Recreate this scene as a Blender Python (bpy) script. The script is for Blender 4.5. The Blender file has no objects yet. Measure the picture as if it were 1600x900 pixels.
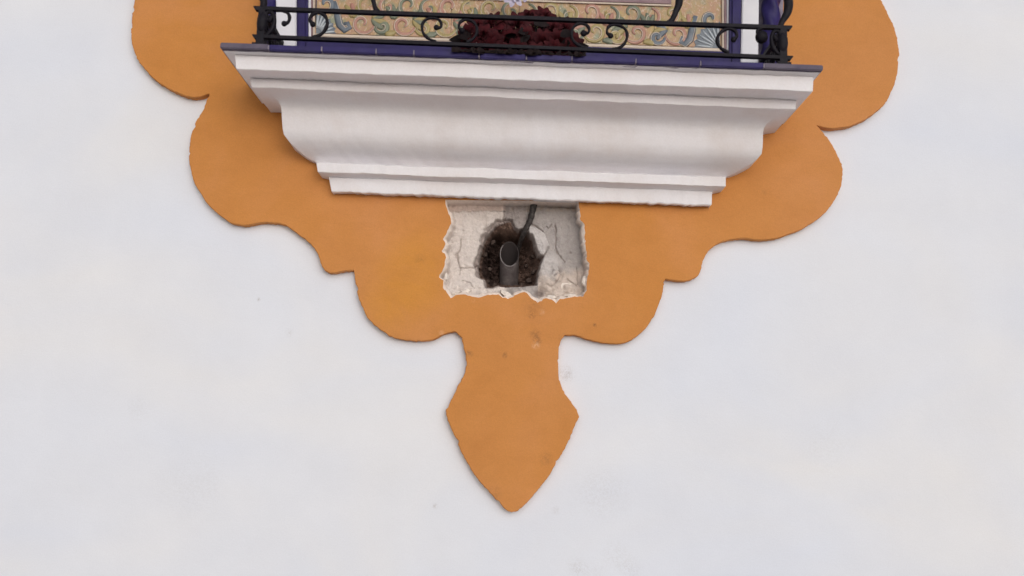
import bpy, bmesh, math, random
import numpy as np
from mathutils import Vector, Matrix, noise
from mathutils.geometry import tessellate_polygon
random.seed(7)
sc = bpy.context.scene
C = sc.collection
R = math.radians

# ---------------------------------------------------------------- camera
F_PX = 1600.0                     # focal length in photo pixels (1600 wide)
CAM = Vector((0.0, -1.6, 1.6))
PITCH, ROLL = R(8.18), R(2.1)
MROT = Matrix.Rotation(R(90) + PITCH, 3, 'X') @ Matrix.Rotation(ROLL, 3, 'Z')
cd = bpy.data.cameras.new('camera')
cam = bpy.data.objects.new('camera', cd); C.objects.link(cam)
cam.matrix_world = Matrix.Translation(CAM) @ MROT.to_4x4()
cd.sensor_width = 36.0; cd.lens = 36.0 * F_PX / 1600.0
cd.clip_start = 0.01; cd.clip_end = 500
cd.dof.use_dof = True; cd.dof.focus_distance = 1.62; cd.dof.aperture_fstop = 2.6
sc.camera = cam

# ---------------------------------------------------------------- sky, sun, exposure
w = bpy.data.worlds.new('World'); sc.world = w; w.use_nodes = True
nt = w.node_tree; bgn = nt.nodes['Background']
sky = nt.nodes.new('ShaderNodeTexSky'); sky.sky_type = 'NISHITA'; sky.sun_disc = False
SUN_EL, SUN_AZ = R(11), R(15)     # azimuth from the wall's normal, to the right
sky.sun_elevation = SUN_EL; sky.sun_rotation = R(180) - SUN_AZ
sky.dust_density = 2.0; sky.air_density = 1.0
hs = nt.nodes.new('ShaderNodeHueSaturation'); hs.inputs['Saturation'].default_value = 0.3
nt.links.new(sky.outputs[0], hs.inputs['Color']); nt.links.new(hs.outputs[0], bgn.inputs[0])
bgn.inputs[1].default_value = 0.09
sl = bpy.data.lights.new('sun', 'SUN'); sl.energy = 1.35; sl.angle = R(85); sl.color = (1, .985, .99)
so = bpy.data.objects.new('sun', sl); C.objects.link(so)
sdir = Vector((math.sin(SUN_AZ) * math.cos(SUN_EL), -math.cos(SUN_AZ) * math.cos(SUN_EL), math.sin(SUN_EL)))
so.rotation_euler = sdir.to_track_quat('Z', 'Y').to_euler(); so.location = (2, -4, 6)
sc.view_settings.view_transform = 'Standard'; sc.view_settings.look = 'None'
sc.view_settings.exposure = 0.17; sc.view_settings.gamma = 1.0

# ---------------------------------------------------------------- helpers
def P(px, py, d):
    """point on the plane standing d metres out from the wall"""
    r = MROT @ Vector(((px - 800) / F_PX, -(py - 450) / F_PX, -1))
    t = (-d - CAM.y) / r.y
    return CAM + r * t

def tag(o, label=None, cat=None, group=None, kind=None):
    if label: o['label'] = label
    if cat: o['category'] = cat
    if group: o['group'] = group
    if kind: o['kind'] = kind
    return o

def empty(name, loc):
    o = bpy.data.objects.new(name, None); C.objects.link(o); o.location = loc
    o.empty_display_size = .05
    return o

def link(name, me, mat, parent=None, smooth=False):
    o = bpy.data.objects.new(name, me); C.objects.link(o)
    if mat and not me.materials: me.materials.append(mat)
    if smooth:
        for p in me.polygons: p.use_smooth = True
    if parent:
        o.parent = parent
        o.matrix_parent_inverse = Matrix.Translation(parent.location).inverted() if parent.type == 'EMPTY' else Matrix.Identity(4)
    return o

def mesh(name, vs, fs, mat, parent=None, smooth=False, fix=True):
    me = bpy.data.meshes.new(name)
    me.from_pydata([tuple(v) for v in vs], [], fs); me.update()
    if fix:
        bm = bmesh.new(); bm.from_mesh(me); bmesh.ops.recalc_face_normals(bm, faces=bm.faces); bm.to_mesh(me); bm.free()
    return link(name, me, mat, parent, smooth)

def tube_geo(pts, rad, n=8, vs=None, fs=None, flat=None):
    """swept section; rad number or list; flat=(vector) squashes along it"""
    vs = [] if vs is None else vs; fs = [] if fs is None else fs
    b = len(vs); m = len(pts)
    pts = [Vector(p) for p in pts]
    up = Vector((0, 1, 0))
    for i, p in enumerate(pts):
        t = (pts[min(i + 1, m - 1)] - pts[max(i - 1, 0)])
        if t.length < 1e-9: t = Vector((1, 0, 0))
        t.normalize()
        a = t.cross(up)
        if a.length < .2: a = t.cross(Vector((0, 0, 1)))
        a.normalize(); c = a.cross(t).normalized()
        r = rad[i] if isinstance(rad, (list, tuple)) else rad
        ra, rc = (r, r) if flat is None else (r * flat[0], r * flat[1])
        for k in range(n):
            an = 2 * math.pi * (k + .5) / n
            vs.append(p + a * math.cos(an) * ra + c * math.sin(an) * rc)
    for i in range(m - 1):
        for k in range(n):
            k2 = (k + 1) % n
            fs.append((b + i * n + k, b + i * n + k2, b + (i + 1) * n + k2, b + (i + 1) * n + k))
    fs.append(tuple(b + k for k in range(n))); fs.append(tuple(b + (m - 1) * n + k for k in reversed(range(n))))
    return vs, fs

def crom(pts, n=6, closed=False):
    out = []; m = len(pts)
    rng = range(m if closed else m - 1)
    for i in rng:
        if closed: p0, p1, p2, p3 = pts[i - 1], pts[i], pts[(i + 1) % m], pts[(i + 2) % m]
        else: p0, p1, p2, p3 = pts[max(i - 1, 0)], pts[i], pts[i + 1], pts[min(i + 2, m - 1)]
        for k in range(n):
            t = k / n
            out.append(tuple(.5 * (2 * b + (c - a) * t + (2 * a - 5 * b + 4 * c - d) * t * t + (3 * b - a - 3 * c + d) * t ** 3)
                             for a, b, c, d in zip(p0, p1, p2, p3)))
    if not closed: out.append(tuple(pts[-1]))
    return out

def ball_geo(c, r, vs, fs, n=8, m=6, sc3=(1, 1, 1)):
    b = len(vs); c = Vector(c)
    for i in range(m + 1):
        th = math.pi * i / m
        for k in range(n):
            ph = 2 * math.pi * k / n
            vs.append(c + Vector((math.sin(th) * math.cos(ph) * sc3[0], math.sin(th) * math.sin(ph) * sc3[1], math.cos(th) * sc3[2])) * r)
    for i in range(m):
        for k in range(n):
            fs.append((b + i * n + k, b + i * n + (k + 1) % n, b + (i + 1) * n + (k + 1) % n, b + (i + 1) * n + k))

def box_geo(c8, vs, fs):
    b = len(vs); vs += c8
    for f in ((0, 1, 2, 3), (7, 6, 5, 4), (0, 4, 5, 1), (1, 5, 6, 2), (2, 6, 7, 3), (3, 7, 4, 0)): fs.append(tuple(b + i for i in f))

# ---------------------------------------------------------------- materials
def new_mat(name, col, rough=.8, spec=.3):
    m = bpy.data.materials.new(name); m.use_nodes = True
    b = m.node_tree.nodes['Principled BSDF']
    b.inputs['Base Color'].default_value = (*col, 1); b.inputs['Roughness'].default_value = rough
    b.inputs['Specular IOR Level'].default_value = spec
    return m, m.node_tree, b

def coord(t):
    return t.nodes.new('ShaderNodeTexCoord').outputs['Object']

def nz(t, co, scale, detail=4, rough=.55, stretch=None, dist=0):
    n = t.nodes.new('ShaderNodeTexNoise'); n.inputs['Scale'].default_value = scale
    n.inputs['Detail'].default_value = detail; n.inputs['Roughness'].default_value = rough; n.inputs['Distortion'].default_value = dist
    if stretch:
        mp = t.nodes.new('ShaderNodeMapping'); mp.inputs['Scale'].default_value = stretch; t.links.new(co, mp.inputs[0]); co = mp.outputs[0]
    t.links.new(co, n.inputs['Vector']); return n.outputs['Fac']

def ramp(t, fac, stops):
    r = t.nodes.new('ShaderNodeValToRGB'); t.links.new(fac, r.inputs[0])
    e = r.color_ramp.elements
    while len(e) < len(stops): e.new(.5)
    for x, (p, c) in zip(e, stops):
        x.position = p; x.color = (*c, 1) if len(c) == 3 else c
    return r.outputs[0]

def mix(t, fac, a, b, mode='MIX'):
    m = t.nodes.new('ShaderNodeMix'); m.data_type = 'RGBA'; m.blend_type = mode
    for sock, v in ((m.inputs[0], fac), (m.inputs[6], a), (m.inputs[7], b)):
        if hasattr(v, 'links') or hasattr(v, 'is_linked'): t.links.new(v, sock)
        elif isinstance(v, (int, float)): sock.default_value = v
        else: sock.default_value = (*v, 1)
    return m.outputs[2]

def bump(t, b, terms):
    prev = None
    for h, strength, dist in terms:
        n = t.nodes.new('ShaderNodeBump'); n.inputs['Strength'].default_value = strength; n.inputs['Distance'].default_value = dist
        t.links.new(h, n.inputs['Height'])
        if prev: t.links.new(prev, n.inputs['Normal'])
        prev = n.outputs[0]
    t.links.new(prev, b.inputs['Normal'])

def spots(t, co, plist):
    """soft spot masks at world points (x, z, radius, strength), summed"""
    sep = t.nodes.new('ShaderNodeSeparateXYZ'); t.links.new(co, sep.inputs[0])
    cmb = t.nodes.new('ShaderNodeCombineXYZ'); t.links.new(sep.outputs[0], cmb.inputs[0]); t.links.new(sep.outputs[2], cmb.inputs[2])
    acc = None
    for x, z, r, s in plist:
        d = t.nodes.new('ShaderNodeVectorMath'); d.operation = 'DISTANCE'; t.links.new(cmb.outputs[0], d.inputs[0]); d.inputs[1].default_value = (x, 0, z)
        mr = t.nodes.new('ShaderNodeMapRange'); mr.interpolation_type = 'SMOOTHSTEP'
        mr.inputs[1].default_value = 0; mr.inputs[2].default_value = r; mr.inputs[3].default_value = s; mr.inputs[4].default_value = 0
        t.links.new(d.outputs['Value'], mr.inputs[0])
        if acc is None: acc = mr.outputs[0]
        else:
            a = t.nodes.new('ShaderNodeMath'); a.operation = 'ADD'; t.links.new(acc, a.inputs[0]); t.links.new(mr.outputs[0], a.inputs[1]); acc = a.outputs[0]
    return acc

def math_(t, op, a, b):
    m = t.nodes.new('ShaderNodeMath'); m.operation = op; m.use_clamp = True
    for s, v in zip(m.inputs, (a, b)):
        if isinstance(v, (int, float)): s.default_value = v
        else: t.links.new(v, s)
    return m.outputs[0]

# whitewashed wall
M_wall, t, b = new_mat('whitewash', (.8, .8, .8), .9, .15)
co = coord(t)
c1 = ramp(t, nz(t, co, 2.1, 3, .5, (1, 1, 1.7), .6), [(.30, (.77, .81, .90)), (.5, (.80, .825, .885)), (.70, (.84, .845, .865))])
c2 = ramp(t, nz(t, co, 9, 5, .6), [(.25, (.95, .95, .955)), (.7, (1, 1, 1))])
c3 = mix(t, 1.0, c1, c2, 'MULTIPLY')
st = [(P(885, 584, 0), .012, .5), (P(902, 888, 0), .014, .3), (P(962, 868, 0), .022, .16), (P(985, 890, 0), .016, .2), (P(930, 895, 0), .016, .12),
      (P(680, 791, 0), .004, .5), (P(868, 798, 0), .006, .3), (P(404, 468, 0), .003, .6), (P(940, 770, 0), .04, .16), (P(300, 760, 0), .05, .1),
      (P(452, 520, 0), .006, .25), (P(716, 524, 0), .006, .6), (P(216, 640, 0), .02, .1), (P(1290, 700, 0), .05, .08)]
sp = spots(t, co, [(p.x, p.z, r * 1.6, s) for p, r, s in st])
sm = math_(t, 'MULTIPLY', sp, ramp(t, nz(t, co, 260, 5, .75, (1, 1, 1), 1), [(.42, (0, 0, 0)), (.62, (1, 1, 1))]))
c3 = mix(t, 1.0, c3, ramp(t, nz(t, co, 480, 4, .7), [(.3, (.955, .955, .96)), (.7, (1.02, 1.02, 1.02))]), 'MULTIPLY')
c4 = mix(t, sm, c3, (.38, .35, .34))
t.links.new(c4, b.inputs['Base Color'])
bump(t, b, [(nz(t, co, 3.0, 3, .5), .4, .012), (nz(t, co, 22, 5, .6, (1, 1, 1.4)), .22, .003), (nz(t, co, 420, 4, .7), .18, .0005)])

# ochre paint
M_och, t, b = new_mat('ochre_paint', (.6, .24, .06), .75, .25)
co = coord(t)
c1 = ramp(t, nz(t, co, 6, 4, .55, None, .5), [(.3, (.56, .226, .052)), (.5, (.60, .248, .060)), (.7, (.63, .266, .084))])
c1 = mix(t, ramp(t, nz(t, co, 2.6, 3, .5), [(.4, (0, 0, 0)), (.72, (.5, .5, .5))]), c1, (.61, .275, .115))
pa, pb, pc = P(650, 440, .015), P(600, 485, .015), P(655, 380, .015)
sp = spots(t, co, [(pa.x, pa.z, .10, .5), (pb.x, pb.z, .06, .3), (pc.x, pc.z, .07, .15)])
sp = math_(t, 'MULTIPLY', sp, ramp(t, nz(t, co, 14, 4, .6, None, .8), [(.3, (.35, .35, .35)), (.6, (1, 1, 1))]))
c2 = mix(t, sp, c1, (.66, .285, .024))
brush = ramp(t, nz(t, co, 26, 5, .65, (.8, 1, 1.2), .6), [(.3, (.955, .945, .93)), (.5, (1, 1, 1)), (.72, (1.03, 1.04, 1.06))])
c2 = mix(t, 1.0, c2, brush, 'MULTIPLY')
dk = [(836, 523, .010, .6), (840, 533, .007, .7), (789, 555, .005, .8), (734, 553, .006, .6), (929, 508, .004, .8), (831, 493, .006, .5), (857, 771, .012, .35),
      (770, 772, .014, .4), (832, 480, .02, .3), (853, 716, .012, .4), (728, 552, .006, .6), (880, 527, .008, .4), (1195, 300, .006, .2), (655, 405, .01, .3)]
lt = [(837, 540, .007, .8), (847, 488, .005, .5), (690, 520, .005, .6), (1162, 262, .004, .4), (740, 470, .004, .3)]
fine = ramp(t, nz(t, co, 160, 5, .7, None, 1), [(.38, (0, 0, 0)), (.6, (1, 1, 1))])
sd = math_(t, 'MULTIPLY', spots(t, co, [(P(x, y, .015).x, P(x, y, .015).z, r * 1.3, s) for x, y, r, s in dk]), fine)
slt = math_(t, 'MULTIPLY', spots(t, co, [(P(x, y, .015).x, P(x, y, .015).z, r * 1.3, s) for x, y, r, s in lt]), fine)
c3 = mix(t, sd, c2, (.2, .09, .045)); c4 = mix(t, slt, c3, (.8, .5, .3))
grain = ramp(t, nz(t, co, 520, 3, .6), [(.3, (.92, .92, .92)), (.7, (1.04, 1.04, 1.04))])
c5 = mix(t, 1.0, c4, grain, 'MULTIPLY')
t.links.new(c5, b.inputs['Base Color'])
bump(t, b, [(nz(t, co, 9, 4, .5), .4, .006), (nz(t, co, 60, 5, .6, (1, 1, 2)), .25, .0015), (nz(t, co, 500, 4, .7), .3, .0005)])

# white cornice plaster
M_cor, t, b = new_mat('white_plaster_paint', (.8, .77, .75), .85, .2)
co = coord(t)
c1 = ramp(t, nz(t, co, 6, 4, .6), [(.3, (.80, .775, .79)), (.55, (.83, .815, .845)), (.75, (.83, .825, .865))])
c1 = mix(t, math_(t, 'MULTIPLY', nz(t, co, 40, 6, .7), ramp(t, nz(t, co, 10, 3, .6), [(.5, (0, 0, 0)), (.75, (.4, .4, .4))])), c1, (.58, .47, .41))
grain = ramp(t, nz(t, co, 330, 4, .7), [(.3, (.95, .94, .93)), (.7, (1.0, 1.0, 1.0))])
c1 = mix(t, 1.0, c1, grain, 'MULTIPLY')
t.links.new(c1, b.inputs['Base Color'])
bump(t, b, [(nz(t, co, 15, 4, .6), .3, .0025), (nz(t, co, 150, 5, .65), .45, .0009)])

# raw plaster of the recess, colour kept per vertex
M_rec, t, b = new_mat('raw_plaster', (.6, .55, .5), .95, .1)
co = coord(t)
va = t.nodes.new('ShaderNodeVertexColor'); va.layer_name = 'Col'
g = ramp(t, nz(t, co, 90, 6, .7, None, .8), [(.3, (.84, .82, .81)), (.5, (.97, .96, .95)), (.72, (1.06, 1.05, 1.04))])
g2 = ramp(t, nz(t, co, 650, 3, .6), [(.35, (.88, .88, .88)), (.6, (1, 1, 1))])
c = mix(t, 1.0, mix(t, 1.0, va.outputs[0], g, 'MULTIPLY'), g2, 'MULTIPLY')
t.links.new(c, b.inputs['Base Color'])
bump(t, b, [(nz(t, co, 120, 6, .7), .7, .0025), (nz(t, co, 600, 4, .7), .5, .0008)])

# raw chips
M_chip, t, b = new_mat('broken_plaster', (.78, .72, .66), .95, .1)
co = coord(t)
t.links.new(ramp(t, nz(t, co, 110, 5, .7), [(.3, (.55, .49, .44)), (.5, (.8, .73, .67)), (.75, (.86, .80, .74))]), b.inputs['Base Color'])
bump(t, b, [(nz(t, co, 240, 5, .7), .6, .0015)])

def glaze(name, col, col2, rough=.22, sc_=30, spec=.4):
    m, t, b = new_mat(name, col, rough, spec)
    co = coord(t)
    t.links.new(ramp(t, nz(t, co, sc_, 4, .6, None, .5), [(.3, col), (.7, col2)]), b.inputs['Base Color'])
    rr = ramp(t, nz(t, co, sc_ * 2, 3, .6), [(.3, (rough,) * 3), (.7, (min(1, rough + .18),) * 3)])
    t.links.new(rr, b.inputs['Roughness'])
    bump(t, b, [(nz(t, co, sc_ * 3, 3, .5), .2, .0008)])
    return m
M_blue = glaze('cobalt_glaze', (.016, .010, .082), (.027, .018, .125), .45, 30, .3)
M_bluedust = glaze('dusty_blue_tile', (.10, .085, .13), (.15, .13, .17), .6, 40, .25)
M_whiteg = glaze('white_glaze', (.74, .74, .80), (.80, .80, .85), .3)
M_base = glaze('peach_glaze', (.50, .34, .20), (.62, .46, .30), .3, 22)
_t = M_base.node_tree; _b = _t.nodes['Principled BSDF']; _co = coord(_t)
_c = ramp(_t, nz(_t, _co, 38, 2, .5, None, .3), [(.32, (.27, .29, .20)), (.44, (.47, .32, .16)), (.56, (.48, .27, .17)), (.68, (.50, .36, .14))])
_c = mix(_t, ramp(_t, nz(_t, _co, 170, 4, .7, None, 1.5), [(.56, (0, 0, 0)), (.64, (.5, .5, .5))]), _c, (.22, .20, .14))
_c = mix(_t, ramp(_t, nz(_t, _co, 120, 3, .6, (1.3, 1, .8), 2.0), [(.56, (0, 0, 0)), (.64, (.7, .7, .7))]), _c, (.68, .55, .42))
_t.links.new(_c, _b.inputs['Base Color'])
M_mauve = glaze('mauve_glaze', (.22, .13, .15), (.30, .19, .2), .3)
M_cream = glaze('cream_glaze', (.62, .50, .40), (.70, .60, .50), .3)
M_pink = glaze('rose_glaze', (.40, .19, .145), (.50, .28, .22), .3, 60)
M_green = glaze('sage_glaze', (.14, .16, .12), (.23, .25, .17), .3, 60)
M_ochg = glaze('mustard_glaze', (.33, .26, .10), (.44, .35, .16), .3, 60)
M_slate = glaze('slate_blue_glaze', (.10, .125, .155), (.18, .21, .25), .3, 60)
M_grout = glaze('grout', (.16, .14, .20), (.34, .30, .36), .8, 60, .1)

M_iron, t, b = new_mat('black_iron', (.016, .015, .02), .6, .2)
co = coord(t)
t.links.new(ramp(t, nz(t, co, 120, 5, .7), [(.35, (.006, .005, .009)), (.6, (.012, .010, .016)), (.8, (.03, .02, .02))]), b.inputs['Base Color'])
bump(t, b, [(nz(t, co, 300, 4, .7), .4, .0008)])

def petal_mat(name, a, c_, rough=.7):
    m, t, b = new_mat(name, a, rough, .2)
    co = coord(t)
    t.links.new(ramp(t, nz(t, co, 90, 4, .6), [(.3, a), (.7, c_)]), b.inputs['Base Color'])
    bump(t, b, [(nz(t, co, 300, 3, .6), .4, .0008)])
    return m
M_shell = glaze('pale_blue_glaze', (.38, .42, .47), (.50, .54, .58), .3)
M_red = petal_mat('dark_red_petal', (.022, .002, .005), (.068, .005, .009))
M_lil = petal_mat('lilac_white_petal', (.42, .38, .52), (.60, .56, .68))
M_leaf = petal_mat('dark_green_leaf', (.008, .005, .006), (.018, .010, .011))

M_pipe, t, b = new_mat('grey_plastic_pipe', (.17, .165, .175), .5, .4)
co = coord(t)
t.links.new(ramp(t, nz(t, co, 70, 5, .7), [(.35, (.095, .080, .080)), (.55, (.15, .13, .13)), (.75, (.27, .235, .22))]), b.inputs['Base Color'])
M_cab, t, b = new_mat('cable_sheath', (.03, .027, .028), .6, .3)
co = coord(t)
t.links.new(ramp(t, nz(t, co, 200, 5, .7), [(.4, (.025, .022, .022)), (.75, (.11, .095, .09))]), b.inputs['Base Color'])
bump(t, b, [(nz(t, co, 400, 4, .7), .5, .0008)])
M_ground, t, b = new_mat('paving', (.3, .27, .24), .9, .2)
co = coord(t)
t.links.new(ramp(t, nz(t, co, 5, 6, .6), [(.3, (.38, .335, .31)), (.7, (.47, .42, .39))]), b.inputs['Base Color'])

# ---------------------------------------------------------------- ground
g = mesh('ground', [(-60, -60, 0), (60, -60, 0), (60, 30, 0), (-60, 30, 0)], [(0, 1, 2, 3)], M_ground)
tag(g, kind='structure')

# ---------------------------------------------------------------- traced outlines (photo pixels)
T_REL = .015       # the ochre relief stands 15 mm proud of the wall
cor = 'c'          # corner marks
left_side = [(330, -330, cor), (262, -300), (214, -230), (214, -180), (262, -120, cor), (238, -75), (216, -30), (210, 0), (206, 25), (204.5, 50), (207.5, 75), (220, 100), (240, 122.5), (262.5, 138),
  (282.5, 147.5), (300, 151.5), (314, 151), (325, 147, cor), (318, 170), (308, 186), (300, 204), (297, 220), (295, 244), (297, 264), (302, 280), (309, 296), (324.6, 319),
  (343, 336), (361, 348), (380, 352), (395.5, 350.5), (416.5, 347), (435, 349), (450.6, 355), (469, 368), (485, 381), (496.5, 398), (503, 416.5), (511, 425),
  (521, 427), (537, 423.5), (552, 422.5, cor), (554, 430), (557, 455), (565, 477), (577, 500), (595, 516), (620, 529), (650, 532.5), (675, 531), (695, 522), (711, 517.5, cor),
  (719, 525), (725, 545), (727.5, 562), (726, 582), (717.5, 600), (705, 624), (696, 643, cor), (700, 657), (716, 695), (732, 727), (748, 751), (772, 777), (791, 797), (803, 800)]
right_side = [(812, 796), (831, 777), (852, 751), (871, 721), (887, 692), (897, 668), (905, 651.5, cor), (901, 640), (892, 628), (881, 612), (875, 596), (872.5, 580), (872.5, 555.5),
  (875, 535), (883, 523, cor), (899, 524), (917, 530), (935, 534), (957.5, 537.5), (980, 534), (998, 524), (1014, 506), (1025, 486), (1034, 463), (1039, 438, cor),
  (1040, 436, cor), (1055, 438.5), (1075, 438), (1089, 432.5), (1094, 425), (1099, 407), (1107, 392), (1121, 381.5), (1140, 374.5), (1160, 372.5), (1185, 375), (1205, 373.5), (1225, 369),
  (1252, 358), (1277, 343), (1298, 322), (1313, 295), (1317, 268), (1310, 244), (1296, 219), (1277, 196, cor), (1285, 198), (1306, 201), (1330, 196), (1353, 186), (1374, 171),
  (1390, 150), (1400.5, 123), (1404.5, 94), (1404.5, 76), (1399, 47), (1388, 21), (1377, 0), (1360, -40), (1345, -80, cor), (1395, -130), (1400, -190), (1350, -260), (1260, -300, cor)]
def trace(pts, n=5):
    """smooth between corners"""
    segs = []; cur = []
    for p in pts:
        cur.append(p[:2])
        if len(p) == 3 and len(cur) > 1: segs.append(cur); cur = [p[:2]]
    if len(cur) > 1: segs.append(cur)
    out = []
    for s in segs: out += crom(s, n)[:-1]
    out.append(segs[-1][-1]); return out
outer_px = trace(left_side + right_side)
hole_px = [(696, 312), (697, 322), (700, 331), (704, 340), (705, 349), (701, 357), (698, 364), (692, 374), (696, 381), (694, 386), (690, 392), (695, 396), (697, 402), (695, 413), (692, 421), (686, 433), (693, 438),
  (692, 449), (698, 457), (704, 466), (712, 461), (721, 460), (734, 462), (747, 465), (758, 462), (770, 460), (779, 460), (785, 465), (794, 467), (802, 464), (808, 460), (819, 456), (826, 461), (830, 466), (840, 473),
  (852, 466), (862, 468), (869, 474), (875, 467), (884, 466), (898, 463), (911, 464), (914, 457), (917, 454), (918, 432), (921, 420), (921, 411), (916, 404), (917, 394), (915, 384), (914, 366), (913, 350), (907, 344), (906, 330), (904, 314)]
_h = []
for i, p in enumerate(hole_px):
    q = hole_px[(i + 1) % len(hole_px)]
    _h.append(p)
    L = math.hypot(q[0] - p[0], q[1] - p[1]); k = int(L // 3.2)
    for j in range(1, k):
        f = j / k
        _h.append((p[0] + (q[0] - p[0]) * f + random.uniform(-.9, .9), p[1] + (q[1] - p[1]) * f + (random.uniform(-.9, .9) if p[1] > 330 else 0)))
hole_px = _h

def offset2(poly, r):
    """poly: list of (x, z), offset inwards by r (poly counter-clockwise positive area)"""
    n = len(poly); A = sum(poly[i][0] * poly[(i + 1) % n][1] - poly[(i + 1) % n][0] * poly[i][1] for i in range(n))
    sg = 1 if A > 0 else -1; out = []
    for i in range(n):
        a, b_, c_ = Vector(poly[i - 1]), Vector(poly[i]), Vector(poly[(i + 1) % n])
        d1 = (b_ - a).normalized(); d2 = (c_ - b_).normalized(); d = d1 + d2
        if d.length < .1: d = d1
        d.normalize(); nn = Vector((-d.y, d.x)) * sg
        out.append(tuple(b_ + nn * r))
    return out

# ---------------------------------------------------------------- wall
wall = empty('white_wall', (0, 0, 0))
tag(wall, 'whitewashed house wall with faint stains around the ochre scalloped ornament', 'wall')
ho = [(P(x, y, 0).x, P(x, y, 0).z) for x, y in [(686, 316), (686, 470), (922, 478), (922, 320)]]
WX0, WX1, WZ0, WZ1 = -7.0, 7.0, -.2, 5.2
loops = [[Vector((WX0, 0, WZ0)), Vector((WX1, 0, WZ0)), Vector((WX1, 0, WZ1)), Vector((WX0, 0, WZ1))], [Vector((x, 0, z)) for x, z in ho]]
tri = tessellate_polygon(loops); vv = [v for l in loops for v in l]
me = bpy.data.meshes.new('wall_face')
bm = bmesh.new(); bv = [bm.verts.new(v) for v in vv]
for f in tri:
    try: bm.faces.new([bv[i] for i in f])
    except ValueError: pass
bmesh.ops.recalc_face_normals(bm, faces=bm.faces)
if sum(f.normal.y * f.calc_area() for f in bm.faces) > 0: bmesh.ops.reverse_faces(bm, faces=bm.faces)
bm.to_mesh(me); bm.free()
link('wall_face', me, M_wall, wall)
vs, fs = [], []
box_geo([Vector((WX0, .26, WZ0)), Vector((WX1, .26, WZ0)), Vector((WX1, .3, WZ0)), Vector((WX0, .3, WZ0)),
         Vector((WX0, .26, WZ1)), Vector((WX1, .26, WZ1)), Vector((WX1, .3, WZ1)), Vector((WX0, .3, WZ1))], vs, fs)
mesh('wall_core', vs, fs, M_wall, wall)
for nm, z0 in (('wall_coping', WZ1),):
    vs, fs = [], []
    box_geo([Vector((x, y, z)) for z in (z0 - .02, z0 + .06) for x, y in ((WX0 - .02, -.03), (WX1 + .02, -.03), (WX1 + .02, .33), (WX0 - .02, .33))], vs, fs)
    mesh(nm, vs, fs, M_wall, wall)
for x in (WX0, WX1):
    mesh('wall_end', [(x, 0, WZ0), (x, .26, WZ0), (x, .26, WZ1), (x, 0, WZ1)], [(0, 1, 2, 3)], M_wall, wall)

# ---------------------------------------------------------------- ochre relief
def wob(i, a, s, seed):
    return a * noise.noise(Vector((i * s, seed, 0)))
def to_xz(pts, d): return [(P(x, y, d).x, P(x, y, d).z) for x, y in pts]
outer = to_xz(outer_px, T_REL)
# resample finely and give the hand-cut edge a small wobble
dense = []
for i, p in enumerate(outer):
    q = outer[(i + 1) % len(outer)]; L = math.dist(p, q); k = max(1, int(L / .0025))
    for j in range(k): dense.append((p[0] + (q[0] - p[0]) * j / k, p[1] + (q[1] - p[1]) * j / k))
acc = 0; o2 = []
for i, p in enumerate(dense):
    acc += math.dist(p, dense[i - 1]) if i else 0
    dx = .0011 * noise.noise(Vector((acc * 45, 3, 0))) + .0005 * noise.noise(Vector((acc * 190, 8, 0)))
    dz = .0011 * noise.noise(Vector((acc * 45, 13, 0))) + .0005 * noise.noise(Vector((acc * 190, 18, 0)))
    px_ = P(800, 560, T_REL).z
    cn = noise.noise(Vector((acc * 70, 40, 0)))
    if (p[1] < px_ and cn > .18) or cn > .42:            # nicked, crumbling edge round the neck and the drop
        c_in = Vector((-.02 - p[0] * 1.0, P(800, 660, T_REL).z - p[1])); c_in = Vector((-p[0], 0)) if abs(p[0]) > .012 else Vector((0, 1))
        c_in.normalize(); am = (cn - .18) * .006; dx += c_in.x * am; dz += c_in.y * am
    dx += .0012 * noise.noise(Vector((acc * 230, 28, 0))); dz += .0012 * noise.noise(Vector((acc * 230, 38, 0)))
    o2.append((p[0] + dx, p[1] + dz))
outer = o2
hole = to_xz(hole_px, T_REL)
relief = empty('ochre_relief', (0, -.005, P(800, 660, 0).z))
tag(relief, 'ochre plaster ornament with scalloped lobes and a pointed drop below the white shelf', 'wall ornament')
ins1 = offset2(outer, .0005); ins2 = offset2(outer, .0014)
bm = bmesh.new()
rings = []
for poly, d in ((outer, -.003), (outer, T_REL - .0016), (ins1, T_REL - .0005), (ins2, T_REL)):
    rings.append([bm.verts.new((x, -d, z)) for x, z in poly])
n = len(outer)
for a, b_ in zip(rings[:-1], rings[1:]):
    for i in range(n): bm.faces.new((a[i], a[(i + 1) % n], b_[(i + 1) % n], b_[i]))
h0 = [bm.verts.new((x, -T_REL, z)) for x, z in hole]; h1 = [bm.verts.new((x, -(T_REL - .004), z)) for x, z in hole]
m_ = len(hole)
for i in range(m_): bm.faces.new((h0[i], h0[(i + 1) % m_], h1[(i + 1) % m_], h1[i]))
allv = rings[-1] + h0
for f in tessellate_polygon([[v.co for v in rings[-1]], [v.co for v in h0]]):
    try: bm.faces.new([allv[i] for i in f])
    except ValueError: pass
bmesh.ops.recalc_face_normals(bm, faces=bm.faces)
me = bpy.data.meshes.new('ornament_face'); bm.to_mesh(me); bm.free()
link('ornament_face', me, M_och, relief)

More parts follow.
